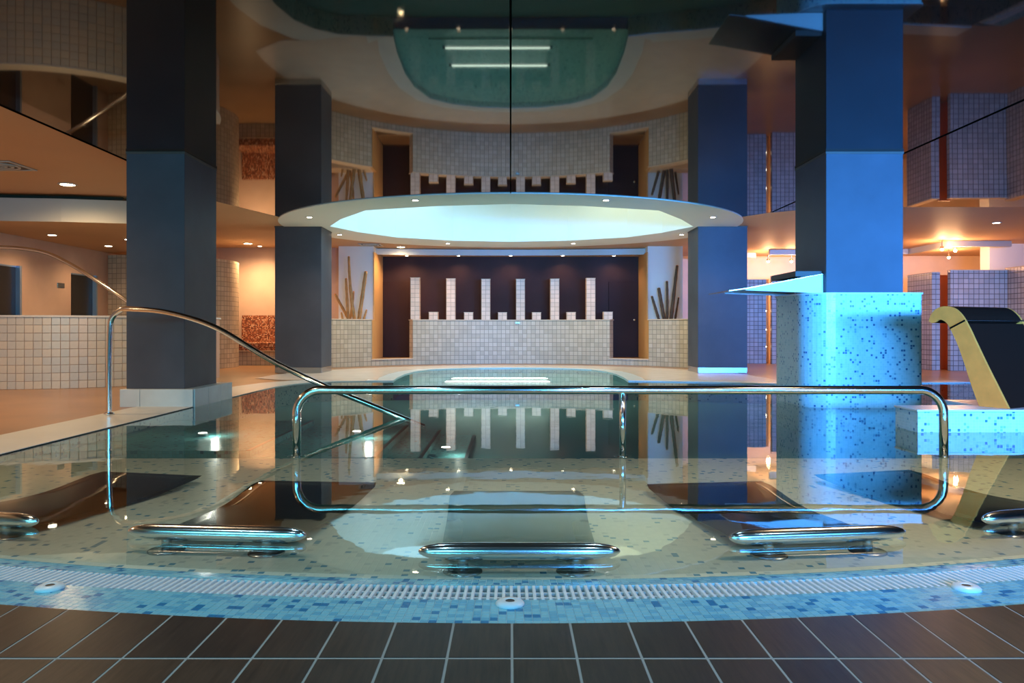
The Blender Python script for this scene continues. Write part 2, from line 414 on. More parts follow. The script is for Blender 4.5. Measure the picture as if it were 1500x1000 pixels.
def tile_bm(bm, r0, r1, h0, h1, a, wdt, mi=0, h=.0022):
    pts = [(r0, a-wdt/2, h0), (r1, a-wdt/2, h1), (r1, a+wdt/2, h1), (r0, a+wdt/2, h0)]
    lo = [bm.verts.new((CX+r*math.cos(t), CY+r*math.sin(t), z)) for r, t, z in pts]
    hi = [bm.verts.new((CX+r*math.cos(t), CY+r*math.sin(t), z+h)) for r, t, z in pts]
    fs = [bm.faces.new(hi)] + [bm.faces.new((lo[i], lo[(i+1) % 4], hi[(i+1) % 4], hi[i])) for i in range(4)]
    for f in fs: f.material_index = mi
    return fs
rowsM = [(R_GO+i*tp+.0015, R_GO+(i+1)*tp-.0015, 0, 0) for i in range(8)]
rowsL = [(R_LIP+i*.0325+.0015, R_LIP+(i+1)*.0325-.0015, -.020+.016*i/4, -.020+.016*(i+1)/4) for i in range(4)]
mm = ['mos_light', 'mos_mid', 'mos_dark']
def pick():
    q = random.random(); return 2 if q < .085 else (1 if q < .38 else 0)
half = dA*.455
for k in range(NC):
    a = AS+(k+.5)*dA
    near = abs(a-mc) < dA*18.3
    if not near and abs(a-mc) > .32 and k % 1: pass
    for r0, r1, h0, h1 in rowsM:
        c = pick()
        if near:
            bm = bmesh.new(); tile_bm(bm, r0, r1, h0, h1, a, half*2)
            finish(bm, 'mosaic_tile', mm[c], rim, uv=False)
        else: tile_bm(stuff, r0, r1, h0, h1, a, half*2, c)
    for r0, r1, h0, h1 in rowsL: tile_bm(stuff, r0, r1, h0, h1, a, half*2, pick())
bmesh.ops.recalc_face_normals(stuff, faces=stuff.faces)
so = finish(stuff, 'mosaic_field', mm, rim, uv=False); so['kind'] = 'stuff'
# overflow grate of white bars
grate = thing('overflow_grate', 'curved white plastic grate of slats over the overflow gutter', 'grate')
gp = .0276/8.58
bmg = bmesh.new(); box(bmg, R_GI+.003, R_GO-.003, -.0058, .0058, -.016, .002, bevel=.002)
proto = finish(bmg, 'slat', 'plastic', grate)
rest = bmesh.new(); first = True
nb = int((AE-AS)/gp)
for k in range(nb):
    a = AS+(k+.5)*gp
    if abs(a-mc) < gp*84:
        o = proto if first else proto.copy()
        if not first: COL.objects.link(o); o.parent = grate
        first = False
        o.location = (CX, CY, 0); o.rotation_euler = (0, 0, a)
    else:
        b2 = bmesh.new(); box(b2, R_GI+.003, R_GO-.003, -.0058, .0058, -.016, .002)
        b2.transform(Matrix.Translation((CX, CY, 0)) @ Matrix.Rotation(a, 4, 'Z'))
        me = bpy.data.meshes.new('t'); b2.to_mesh(me); b2.free(); rest.from_mesh(me); bpy.data.meshes.remove(me)
so = finish(rest, 'slat_run', 'plastic', grate); so['kind'] = 'stuff'
for rr in (R_GI+.055, R_GI+.105):
    b2 = bmesh.new(); pa = arc(CX, CY, rr-.006, rr-.006, AS, AE, 140); pb = arc(CX, CY, rr+.006, rr+.006, AS, AE, 140)
    curved_block(b2, pb, pa, -.022, -.008); bmesh.ops.recalc_face_normals(b2, faces=b2.faces)
    finish(b2, 'tie_bar', 'plastic', grate)
# inlet nozzles on the mosaic band
for nx, nl in ((-1.68, 'toward the straight white curb'), (-.002, 'in front of the pale lounger'), (1.66, 'toward the low mosaic wall')):
    ny = arcY(R_GO+.045, nx)
    t = thing('floor_nozzle', 'white round water nozzle in the blue mosaic rim, '+nl, 'nozzle', (nx, ny, .001), 0, 'nozzles on the pool rim')
    cp = finish(lathe(bmesh.new(), [(.050, 0), (.050, .006), (.043, .013), (.024, .016), (.019, .016), (.016, .012)]), 'cap', 'plastic', t, True)
    finish(lathe(bmesh.new(), [(.0155, .006), (.0155, .0145)], 16), 'opening', 'vent_dark', cp)

# ------------------------------------------------------------------ walls
def wall(name, dims, material, label=None):
    return struct(boxo(name, material, dims), label)
wall('wall_left', (XL-.2, XL, YF, YB, -.02, CZ+.1), 'pink_wall', 'pinkish plaster wall on the left')
wall('wall_right', (XR, XR+.2, YF, YB, -.02, CZ+.1), 'cream_wall', 'cream wall on the right')
wall('wall_back', (XL, XR, YB, YB+.2, -.02, CZ+.1), 'cream_wall', 'cream wall at the far end')
bm = bmesh.new(); xs_ = [XL, WIN[0][0], WIN[0][1], WIN[1][0], WIN[1][1], XR]
for i in range(5):
    if i in (1, 3):
        z0, z1 = WIN[i//2][2:]
        box(bm, xs_[i], xs_[i+1], YF-.2, YF, -.02, z0); box(bm, xs_[i], xs_[i+1], YF-.2, YF, z1, CZ+.1)
    else: box(bm, xs_[i], xs_[i+1], YF-.2, YF, -.02, CZ+.1)
struct(finish(bm, 'wall_front', 'pink_wall'), 'wall with two windows behind the viewer')
for i, (xa, xb, z0, z1) in enumerate(WIN):
    t = bpy.data.objects.new('window_%d' % (i+1), None); COL.objects.link(t); struct(t, 'wide window behind the viewer')
    bm = bmesh.new()
    box(bm, xa, xa+.04, YF-.12, YF-.05, z0, z1); box(bm, xb-.04, xb, YF-.12, YF-.05, z0, z1)
    box(bm, xa, xb, YF-.12, YF-.05, z0, z0+.04); box(bm, xa, xb, YF-.12, YF-.05, z1-.04, z1)
    finish(bm, 'window_frame', 'steel', t)

# ------------------------------------------------------------------ ceiling
ECX, ECY, EA, EB = 0, 16.65, 4.78, 4.15
def epos(a): return (ECX+EA*math.cos(a), ECY+EB*math.sin(a))
ya = 15.2; aR = math.asin((ya-ECY)/EB)          # negative: right shoulder
nearL = [epos(-PI-aR+(aR-(-PI-aR))*0)]
near_arc = [epos(-PI-aR+(PI+2*aR)*i/40) for i in range(41)]      # left shoulder -> near -> right shoulder
far_arc = [epos(aR+(PI-2*aR)*i/40) for i in range(41)]           # right shoulder -> far -> left shoulder
half_i = 20
mid = near_arc[half_i]
bm = bmesh.new()
flat(bm, [(XL, YF), (-4.93, YF), (-4.95, 12.6), (-5.0, 13.4)] + far_arc[::-1] + [(4.87, 14.6), (5.7, 13.95), (XR, 14.0), (XR, YB), (XL, YB)], CZ, up=False)
ceil = struct(finish(bm, 'ceiling', 'matte_ceiling'), 'matte cream ceiling')
bm = bmesh.new(); flat(bm, [(-4.93, YF), (-.006, YF), (-.006, near_arc[half_i][1])] + near_arc[:half_i][::-1] + [(-5.0, 13.4), (-4.95, 12.6)], CZ+.001, up=False)
finish(bm, 'gloss_panel', 'gloss_film', ceil)
bm = bmesh.new(); flat(bm, [(.006, YF), (4.845, YF), (4.845, 14.62)] + near_arc[half_i+1:][::-1] + [(.006, near_arc[half_i][1])], CZ+.001, up=False)
finish(bm, 'gloss_panel', 'gloss_film', ceil)
bm = bmesh.new(); flat(bm, [(4.86, YF), (XR, YF), (XR, 14.0), (5.7, 13.95), (4.86, 14.6)], CZ+.001, up=False)
for v in bm.verts: v.co.z += (14.0-v.co.y)*.0105 - .002         # this membrane hangs on a slight slope
finish(bm, 'gloss_panel', 'gloss_film', ceil)
for x, y1 in ((0, mid[1]), (4.853, 14.55)):
    boxo('seam_strip', 'seam', (x-.008, x+.008, YF, y1, CZ-.006, CZ+.004), ceil)
boxo('seam_strip', 'seam', (-4.945, -4.925, YF, 12.6, CZ-.006, CZ+.004), ceil)
# white oval ring with the recessed light cove
opening = [(-3.8, 16.5), (-3.35, 15.45), (-2.64, 14.28), (-1.3, 13.78), (0, 13.55), (1.3, 13.78), (2.7, 14.3), (3.38, 15.5), (3.85, 16.55), (3.4, 17.6), (2.75, 18.5), (1.4, 19.2), (0, 19.45), (-1.4, 19.2), (-2.7, 18.5), (-3.4, 17.5)]
ell = [epos(2*PI*i/96) for i in range(96)]
bm = fill(bmesh.new(), [ell, opening], CZ-.012, up=False)
e2 = ell+[ell[0]]
bm2 = bm
lay = bm2.loops.layers.uv.new('UVMap')
for (xa, ya_), (xb, yb_) in zip(e2[:-1], e2[1:]):
    bm2.faces.new([bm2.verts.new(p) for p in ((xa, ya_, CZ-.012), (xb, yb_, CZ-.012), (xb, yb_, CZ+.01), (xa, ya_, CZ+.01))])
ringo = finish(bm2, 'oval_ring', 'ring_white', ceil)
bm = bmesh.new(); strip(bm, opening+[opening[0]], CZ-.012, 4.3); flat(bm, opening, 4.3, up=False)
finish(bm, 'light_recess', 'recess', ceil)
# lower soffit on the left with a shadow gap above its fascia
sof = [(XL, 12.45), (-8.1, 12.48), (-7.2, 12.58), (-6.25, 12.8), (-6.7, 15.5), (-7.3, 18.8), (XL, 18.8)]
bm = prism(bmesh.new(), sof, 2.66, 3.03)
for f in bm.faces: f.material_index = 1 if f.normal.z < -.5 else 0
so = finish(bm, 'dropped_soffit', ['fascia', 'matte_ceiling'], ceil)
finish(prism(bmesh.new(), [(XL, 12.6), (-6.4, 12.95), (-7.4, 18.7), (XL, 18.7)], 3.03, CZ), 'shadow_gap', 'gap_dark', ceil)

# ------------------------------------------------------------------ far end: curved half wall, doors, pilasters
RC = 5.4; BCX, BCY = 0, 15.8
def wp(ang, r=RC): return (BCX+r*math.sin(ang), BCY+r*math.cos(ang))
def aX(x): return math.asin(x/RC)
def seg(xa, xb, r, n=14):
    a, b = aX(xa), aX(xb); return [wp(a+(b-a)*i/n, r) for i in range(n+1)]
HW = 1.165
def half_wall(name, xa, xb, z0, z1, label):
    t = bpy.data.objects.new(name, None); COL.objects.link(t); struct(t, label)
    finish(curved_block(bmesh.new(), seg(xa, xb, RC), seg(xa, xb, RC+.25), z0, z1), 'tiled_face', 'cream_tile', t)
    finish(curved_block(bmesh.new(), seg(xa-.012, xb+.012, RC-.02), seg(xa-.012, xb+.012, RC+.27), z1, z1+.022), 'coping', 'cream_wall', t)
    return t
half_wall('wall_counter', -2.56, 2.59, 0, HW, 'curved tiled half wall in front of the dark doors')
half_wall('wall_planter_left', -4.75, -3.52, 0, HW, 'tiled planter wall below the bamboo')
half_wall('wall_planter_right', 3.5, 4.75, 0, HW, 'tiled planter wall below the dark sticks')
for n_, (xa, xb) in enumerate(((-3.52, -2.56), (2.59, 3.5))):
    t = half_wall('wall_step_%s' % 'ab'[n_], xa, xb, 0, .15, 'tiled step in front of a dark door')
# emblem on the counter front
tag(boxo('wall_plate', 'steel', (.13, .24, BCY+RC-.05, BCY+RC-.012, 1.085, 1.125), bevel=.004), 'small metal plate at the top of the tiled counter front', 'plate')
# raised floor behind, jambs, dark wall and doors
YD = 21.95
wall('wall_dark', (-3.75, 3.75, YD, YD+.15, 0, 2.98), 'dark_wall', 'dark brown wall behind the pilasters')
bm = box(bmesh.new(), -2.5, 2.5, 21.46, YD, 0, .15); box(bm, -3.55, -2.5, 20.75, YD, 0, .15); box(bm, 2.5, 3.55, 20.75, YD, 0, .15)
struct(finish(bm, 'floor_landing', 'deck'), 'raised landing behind the half wall')
for s, nm in ((-1, 'left'), (1, 'right')):
    xa, xb = sorted((s*3.60, s*4.52))
    wall('wall_niche_'+nm, (xa, xb, 20.62, YD, 0, CZ), 'panel_white', 'white niche panel behind the sticks')
    xa, xb = sorted((s*3.57, s*3.60)); wall('trim_jamb_'+nm, (xa, xb, 20.55, YD, .15, 2.95), 'orange_jamb', 'orange door jamb')
    # low jamb faces of the openings
    xa, xb = sorted((s*3.52, s*3.60)); wall('trim_reveal_'+nm, (xa, xb, 20.0, 20.62, .15, HW), 'orange_jamb', 'orange reveal of the planter wall')
wall('wall_behind_left', (XL, -4.52, 21.0, 21.2, 0, CZ), 'pink_wall', 'pink wall above the mosaic bench')
# doors
for i, (xa, xb) in enumerate(((-3.56, -2.72), (2.74, 3.56))):
    t = bpy.data.objects.new('door_%d' % (i+1), None); COL.objects.link(t); struct(t, 'dark brown door beside the tiled counter')
    dlf = boxo('door_leaf', 'dark_door', (xa, xb, YD-.045, YD-.002, .155, 2.25), t, bevel=.004)
    kx = xa+.07 if i == 0 else xb-.12
    bm = lathe(bmesh.new(), [(.03, 0), (.032, .006), (.012, .012), (.012, .04), (.027, .05), (.032, .066), (.022, .08)], 18)
    bm.transform(Matrix.Translation((kx, YD-.045, 1.19)) @ Matrix.Rotation(PI/2, 4, 'X'))
    if i: finish(bm, 'door_knob', 'chrome', dlf, True)
# pilasters on the counter: six tall ones, six short
px_t = [611.5, 661, 711.5, 762.5, 812.5, 863.5]; px_s = [636.5, 686.5, 736, 786, 836, 887]
for lst, h, nm in ((px_t, 1.09, 'tall'), (px_s, .19, 'short')):
    for pi_, p in enumerate(lst):
        od = ['sixth', 'fifth', 'fourth', 'third', 'second', 'first'][pi_]
        x = (p-748)*21.15/1150; w2 = .122
        ym = BCY+math.sqrt((RC+.02)**2-x*x)
        t = thing('pilaster', '%s tiled pilaster on the counter, %s from the door with the knob' % (nm, od), 'pilaster', (x, ym, HW+.022), 0, '%s tiled pilasters on the counter' % nm)
        ts = boxo('tiled_shaft', 'pilaster_tile', (-w2, w2, 0, .20, 0, h), t, bevel=.004)
        boxo('top_cap', 'cream_wall', (-w2-.004, w2+.004, -.004, .204, h, h+.012), ts)
# pelmet and alcove soffit
pel = [(-3.85, 20.95), (-2.2, 21.2), (0, 21.32), (2.2, 21.2), (3.85, 20.95)]
pel = [(v.x, v.y) for v in smooth_path([(x, y, 0) for x, y in pel], 5)]
bm = curved_block(bmesh.new(), pel, offset(pel, -.07), 2.93, CZ-.02); bmesh.ops.recalc_face_normals(bm, faces=bm.faces)
struct(finish(bm, 'trim_7', 'fascia'), 'white pelmet above the dark wall')
bm = bmesh.new(); flat(bm, offset(pel, -.06)+[(3.75, YD), (-3.75, YD)], 2.955, up=False)
struct(finish(bm, 'ceiling_alcove', 'matte_ceiling'), 'alcove soffit over the dark wall')

# ------------------------------------------------------------------ pillars
def pillar(name, x0, x1, y0, y1, z0, label):
    t = thing(name, label, 'pillar', ((x0+x1)/2, (y0+y1)/2, 0))
    dx, dy = (x1-x0)/2, (y1-y0)/2
    bm = box(bmesh.new(), -dx, dx, -dy, dy, z0, CZ-.002, bevel=.006)
    finish(bm, 'shaft', 'pillar', t)
    boxo('collar', 'pillar_edge', (-dx-.006, dx+.006, -dy-.006, dy+.006, CZ-.03, CZ-.001), t)
    return t, dx, dy
t, dx, dy = pillar('square_pillar', -4.69, -3.98, 9.58, 10.62, .21, 'dark pillar on a white slab plinth beside the arched handrail')
pc = boxo('plinth_core', 'grout', (-dx-.03, dx+.12, -dy-.07, dy+.17, -.36, .19), t)
# cut white slabs around the plinth
fx0, fx1, fy0, fy1 = -dx-.04, dx+.135, -dy-.08, dy+.18
for a, b in ((fx0, fx0+.24), (fx0+.245, fx1)): boxo('slab', 'slab', (a, b, fy0, fy0+.02, .0, .215), pc, bevel=.003)
for k in range(3):
    L_ = (fy1-fy0-.03)/3; boxo('slab', 'slab', (fx1-.002, fx1+.018, fy0+.022+k*L_, fy0+.018+(k+1)*L_, -.3, .215), pc, bevel=.003)
boxo('slab', 'slab', (fx0, fx1, fy0+.02, fy1, .19, .213), pc, bevel=.003)
t, dx, dy = pillar('square_pillar', 3.85, 4.79, 9.58, 10.62, 1.36, 'bright blue-lit pillar rising from a blue mosaic drum')
# mosaic drum under it, rounded on the left
def rrect(x0, x1, y0, y1, r):   # corner radii: fl, fr, br, bl
    P = []
    for (cx, cy, rr, a) in ((x0+r[0], y0+r[0], r[0], PI), (x1-r[1], y0+r[1], r[1], 1.5*PI), (x1-r[2], y1-r[2], r[2], 0), (x0+r[3], y1-r[3], r[3], .5*PI)):
        P += arc(cx, cy, rr, rr, a, a+PI/2, 10)
    return P
cx_, cy_ = 4.32, 10.1
dl = [(x-cx_, y-cy_) for x, y in rrect(3.56, 4.96, 9.42, 10.85, (.34, .07, .07, .4))]
bm = bmesh.new(); strip(bm, dl+[dl[0]], DEEP, 1.362); flat(bm, dl, 1.362)
bmesh.ops.remove_doubles(bm, verts=bm.verts, dist=1e-5)
finish(bm, 'mosaic_drum', 'plinth_mosaic', t)
dl2 = [(x-cx_, y-cy_) for x, y in rrect(3.545, 4.975, 9.405, 10.865, (.35, .08, .08, .41))]
finish(prism(bmesh.new(), dl2, 1.362, 1.382), 'drum_rim', 'slab', t)
for (x0, x1, lab) in ((-4.97, -3.99, 'dark pillar with a steel foot standing left of the whirlpool'), (3.95, 4.99, 'blue-tinted pillar with a lit steel foot standing right of the whirlpool')):
    t, dx, dy = pillar('square_pillar', x0, x1, 16.55, 17.5, .13, lab)
    boxo('steel_foot', 'steel', (-dx+.0, dx-.0, -dy+.0, dy-.0, .01, .13), t, bevel=.004)

# ------------------------------------------------------------------ cascade spout on the blue pillar
t = thing('cascade_spout', 'stainless wedge-shaped waterfall spout jutting from the blue pillar', 'spout', (3.845, 9.66, 1.39))
bm = bmesh.new()
prof = [(0, 0), (0, .22), (-.20, .185), (-.95, .045), (-.95, .030), (-.16, .0)]
a = [bm.verts.new((x, 0, z)) for x, z in prof]; b = [bm.verts.new((x, .018, z)) for x, z in prof]
bm.faces.new(a[::-1]); bm.faces.new(b)
for i in range(len(prof)): bm.faces.new((a[i], a[(i+1) % len(prof)], b[(i+1) % len(prof)], b[i]))
bmesh.ops.recalc_face_normals(bm, faces=bm.faces)
cheek = finish(bm, 'cheek', 'cascade_white', t)
c2 = cheek.copy(); COL.objects.link(c2); c2.parent = t; c2.location = (0, .95, 0)
def plate(pr, y0, y1, th):
    bm = bmesh.new(); L_ = []
    for y in (y0, y1):
        L_.append([bm.verts.new((x, y, z)) for x, z in pr] + [bm.verts.new((x, y, z-th)) for x, z in pr[::-1]])
    n = len(L_[0]); bm.faces.new(L_[0]); bm.faces.new(L_[1][::-1])
    for i in range(n): bm.faces.new((L_[0][i], L_[0][(i+1) % n], L_[1][(i+1) % n], L_[1][i]))
    bmesh.ops.recalc_face_normals(bm, faces=bm.faces); return bm
finish(plate([(0, .235), (-.20, .20), (-.95, .058), (-1.16, .03)], -.01, .985, .012), 'top_plate', 'steel', t)
boxo('mount_box', 'pillar_edge', (-.33, -.0, .03, .93, .20, .27), t, bevel=.004)

# ------------------------------------------------------------------ low mosaic wall and swan neck on the right
xe = math.sqrt(R_LIP**2-(7.35-CY)**2)-.03
t = thing('divider_wall', 'low blue mosaic wall standing in the water under the swan-neck spout', 'low wall', (3.75, 7.23, 0))
boxo('mosaic_body', 'wall_mosaic', (0, xe-3.75, 0, .42, DEEP, .185), t)
boxo('coping', 'slab', (-.01, xe-3.75, -.01, .43, .185, .203), t, bevel=.003)
boxo('return_body', 'wall_mosaic', (.80, xe-3.75-.05, .42, 1.0, DEEP, .185), t)
boxo('return_coping', 'slab', (.79, xe-3.75-.05, .43, 1.01, .185, .203), t, bevel=.003)
t = thing('swan_neck_spout', 'curved swan-neck water spout with wooden side and black back', 'spout', (4.63, 7.30, .204), math.radians(-60))
# local: x = width direction after rotation, -y ... profile in local (u, z); flow direction u
outer = [(0.0, 0), (.10, .20), (.20, .40), (.295, .60), (.37, .76), (.44, .88), (.53, .955), (.64, .965), (.73, .915), (.775, .82)]
inner = [(.27, 0), (.345, .20), (.41, .40), (.475, .58), (.53, .70), (.575, .785), (.62, .825), (.665, .835), (.705, .81), (.74, .80)]
outer = [(v.x, v.z) for v in smooth_path([(u, 0, z) for u, z in outer], 4)]
inner = [(v.x, v.z) for v in smooth_path([(u, 0, z) for u, z in inner], 4)]
# flow u points to (-.7,+.7); width w points to (.7,.7).  rotation -45 deg: local +y -> (.7,.7); local -x -> (-.7,.7)
W = 1.05
def shell(bm, pa, pb, y0, y1, which):
    A0 = [bm.verts.new((-u, y0, z)) for u, z in pa]; B0 = [bm.verts.new((-u, y0, z)) for u, z in pb]
    A1 = [bm.verts.new((-u, y1, z)) for u, z in pa]; B1 = [bm.verts.new((-u, y1, z)) for u, z in pb]
    n = len(pa)
    for i in range(n-1):
        bm.faces.new((A0[i], A0[i+1], A1[i+1], A1[i])); bm.faces.new((B0[i], B1[i], B1[i+1], B0[i+1]))
        bm.faces.new((A0[i], B0[i], B0[i+1], A0[i+1])); bm.faces.new((A1[i], A1[i+1], B1[i+1], B1[i]))
    bm.faces.new((A0[0], A1[0], B1[0], B0[0])); bm.faces.new((A0[-1], B0[-1], B1[-1], A1[-1]))
    bmesh.ops.recalc_face_normals(bm, faces=bm.faces); return bm
finish(shell(bmesh.new(), outer, inner, 0, .03, 0), 'side_panel', 'wood_side', t)
finish(shell(bmesh.new(), outer, inner, W-.03, W, 0), 'side_panel', 'wood_side', t)
ins = lambda P, d: P
cut = 18
finish(shell(bmesh.new(), outer[:cut], inner[:cut], .03, W-.03, 0), 'lower_shell', 'black_gloss', t)
finish(shell(bmesh.new(), outer[cut:], inner[cut:], .03, W-.03, 0), 'upper_shell', 'black_gloss', t)
u0, z0 = outer[cut]
bm = bmesh.new(); tube(bm, [(-u0-.0+.006, .02, z0+.0), (-u0+.006, W-.01, z0)], .007, 8); finish(bm, 'seam_bead', 'steel', t)
ui, zi = inner[cut]
bm = bmesh.new(); tube(bm, [(-u0, -.002, z0), (-ui, -.002, zi)], .008, 8); finish(bm, 'seam_bead', 'seam', t)

# ------------------------------------------------------------------ railings
t = thing('pool_railing', 'low chrome railing with three posts standing in the pool water', 'railing', (0, 6.2, 0))
pth = rounded_corner_path([(-1.69, 0, SH), (-1.69, 0, .465), (3.42, .0, .465), (3.42, .0, SH)], .19, 10)
P2 = []
for a, b in zip(pth[:-1], pth[1:]):
    n = max(1, int((b-a).length/.25))
    for k in range(n): P2.append(a.lerp(b, k/n))
P2.append(pth[-1])
finish(tube(bmesh.new(), P2, .034, 20), 'rail', 'chrome', t, True)
finish(tube(bmesh.new(), [(.884, 0, SH), (.884, 0, .44)], .026, 18), 'post', 'chrome', t, True)
for x in (-1.69, .884, 3.42): finish(lathe(bmesh.new(), [(.07, SH), (.07, SH+.006), (.045, SH+.014)], 20, x, 0), 'foot_flange', 'chrome', t, True)
t = thing('arched_handrail', 'arched chrome handrail rising from the white curb and dipping into the water', 'handrail', (-4.41, 8.62, .012))
pp = [(-4.41, 8.62, .012), (-4.41, 8.62, .5), (-4.40, 8.62, .93), (-4.375, 8.615, 1.06), (-4.29, 8.61, 1.145), (-4.17, 8.60, 1.165), (-3.72, 8.58, 1.12), (-3.2, 8.55, .955), (-2.62, 8.5, .62), (-2.05, 8.43, .355), (-1.5, 8.36, .14), (-1.12, 8.3, -.005), (-.9, 8.28, -.09)]
pp = [Vector(p)-Vector((-4.41, 8.62, .012)) for p in pp]
finish(tube(bmesh.new(), smooth_path(pp, 8), .029, 18), 'rail', 'chrome', t, True)
finish(lathe(bmesh.new(), [(.055, 0), (.055, .008), (.036, .018)], 20), 'foot_flange', 'chrome', t, True)
t = thing('arched_handrail', 'chrome handrail arching over the raised tub from the pink wall', 'handrail', (-9.1, 13.0, 2.1))
pp = [(-9.1, 13, 2.12), (-8.9, 13, 2.22), (-8.46, 13, 2.295), (-7.78, 13, 2.225), (-7.33, 13, 2.035), (-6.87, 13, 1.75), (-6.36, 13, 1.41), (-5.95, 13, 1.10), (-5.8, 13.1, .9)]
pp = [Vector(p)-Vector((-9.1, 13.0, 2.1)) for p in pp]
finish(tube(bmesh.new(), smooth_path(pp, 8), .032, 18), 'rail', 'chrome', t, True)

# ------------------------------------------------------------------ massage loungers in the shallow water
def lounger(x, y, rz, sheet, label):
    t = thing('massage_lounger', label, 'lounger', (x, y, SH), rz, None)
    zb = .023-SH; L_ = .42
    path = [(-L_+q, 0, zb) for q in (0, .005, .02, .045, .08, .12, .16)]
    rad = [.003, .010, .019, .027, .0325, .0355, .036]
    path = path + [(-.12, 0, zb), (0, 0, zb), (.12, 0, zb)] + [(-p[0], 0, zb) for p in path[::-1]]; rad = rad + [.036]*3 + rad[::-1]
    finish(tube(bmesh.new(), path, rad, 24), 'headrest_bar', 'satin', t, True)
    for s in (-.235, .235):
        po = finish(tube(bmesh.new(), [(s, 0, 0.004), (s, 0, zb)], .022, 16), 'post', 'steel', t, True)
        finish(lathe(bmesh.new(), [(.082, 0), (.082, .004), (.075, .008), (.0225, .009)], 28, s, 0), 'base_plate', 'steel', po, True)
    # wavy reclining sheet
    bm = bmesh.new(); n = 26; V = []
    for i in range(n+1):
        q = i/n; yy = .06+q*1.34; zz = (zb-.048) - .018*math.sin(q*PI*1.0) + .010*math.sin(q*PI*2.5)
        hw = .335+.06*q
        if q > .93: hw -= (q-.93)*.35
        if q < .06: hw -= (.06-q)*.6
        V.append([bm.verts.new((-hw+2*hw*k/8, yy, zz)) for k in range(9)])
    for a, b in zip(V[:-1], V[1:]):
        for k in range(8): bm.faces.new((a[k], a[k+1], b[k+1], b[k]))
    bmesh.ops.solidify(bm, geom=bm.faces[:], thickness=.008)
    bmesh.ops.recalc_face_normals(bm, faces=bm.faces)
    finish(bm, 'reclining_sheet', sheet, t, True)
    return t
lounger(.036, 3.27, 0, 'bed_sheet', 'massage lounger with pale green sheet under the water, middle of the row')
lounger(-1.335, 3.56, math.radians(-5), 'bed_sheet_dark_refl', 'submerged massage lounger with sheet coloured as its dark reflection between the pale one and the straight curb')
lounger(1.385, 3.53, math.radians(7), 'bed_sheet_dark_refl', 'submerged massage lounger with sheet coloured as its dark reflection under the railing, toward the low mosaic wall')
lounger(-2.68, 3.86, math.radians(-12), 'bed_sheet_dark_refl', 'outermost massage lounger of the row, near the straight white curb')
lounger(2.70, 3.92, math.radians(14), 'bed_sheet_dark_refl', 'outermost massage lounger of the row, in front of the low mosaic wall')

# ------------------------------------------------------------------ submerged steps and underwater lamps
t = thing('pool_steps', 'submerged pool steps with dark nosings below the arched handrail', 'steps', (0, 0, DEEP))
xsn = [-3.84, -2.24, -1.16, -.79, -.40]
for k in range(4):
    zt = .24-.055*k
    boxo('step', 'deep_tint_mosaic', (xsn[k], xsn[k+1], 6.75, 8.95, 0.002, zt), t)
    boxo('nosing', 'step_nose', (xsn[k+1]-.035, xsn[k+1], 6.75, 8.95, zt, zt+.004), t)
for (x, y, z, lab) in ((-1.55, 7.9, -.10, 'a'), (-.62, 7.5, -.2, 'b'), (-3.0, 7.65, -.085, 'c')):
    t = thing('underwater_lamp', 'bright underwater lamp glowing on the submerged steps', 'lamp', (x, y, z), 0, 'underwater lamps on the steps')
    hs = finish(lathe(bmesh.new(), [(.06, 0), (.06, .012), (.045, .016)], 20), 'housing', 'steel', t)
    bm = bmesh.new(); lathe(bm, [(.042, .0165), (.04, .021), (.02, .024)], 20); finish(bm, 'lens', 'uw_lens', hs, True)
    l = bpy.data.lights.new('underwater_glow', 'POINT'); l.energy = 3; l.color = (1, .95, .8); l.shadow_soft_size = .03
    lo = bpy.data.objects.new('underwater_glow', l); COL.objects.link(lo); lo.parent = t; lo.location = (.12, 0, .05)
for (y, xa, xb) in ((14.95, -1.25, .75), (15.95, -1.2, .75)):  # glowing streaks added in place of the beams of underwater spots
    t = thing('beam_streak', 'long glowing streak standing in for an underwater lamp beam in the whirlpool bay', 'lamp', (0, y, -.085), 0, 'stand-in beam streaks of the whirlpool')
    hs = boxo('housing', 'steel', (xa-.05, xb+.05, -.07, .07, 0, .012), t, bevel=.003)  # steel strip carrying the added streak
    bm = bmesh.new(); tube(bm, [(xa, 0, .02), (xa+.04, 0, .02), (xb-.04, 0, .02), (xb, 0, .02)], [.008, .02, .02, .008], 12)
    finish(bm, 'glow_tube', 'beam_glow', hs, True)

# ------------------------------------------------------------------ raised tub at the left
TX, TY, TR, TH = -8.0, 14.65, 2.42, 1.13
t = thing('raised_tub', 'round raised tub clad in beige square tiles beside the pink wall', 'tub', (TX, TY, 0))
a0, a1 = PI+1.115, 2*PI+.5
fa = arc(0, 0, TR-.012, TR-.012, a0, a1, 60); ba = arc(0, 0, TR-.25, TR-.25, a0, a1, 60)
finish(curved_block(bmesh.new(), fa, ba, 0, TH), 'wall_core', 'tub_grout', t)
finish(curved_block(bmesh.new(), arc(0, 0, TR+.015, TR+.015, a0, a1, 60), arc(0, 0, TR-.27, TR-.27, a0, a1, 60), TH, TH+.028), 'coping', 'white', t)
tp2 = .126; rows = 9; zt = TH/rows
tm = ['tub_tile', 'tub_tile_b', 'tub_tile_c']
tb = bmesh.new(); box(tb, -tp2/2+.0035, tp2/2-.0035, -.006, .006, .0035, zt-.0035, bevel=.002)
tile0 = {}
for q in tm:
    b2 = tb.copy(); o = finish(b2, 'tile', q, t); tile0[q] = [o, False]
tb.free()
far_bm = bmesh.new()
dA2 = tp2/TR; aa = 1.5*PI-.43
k = 0
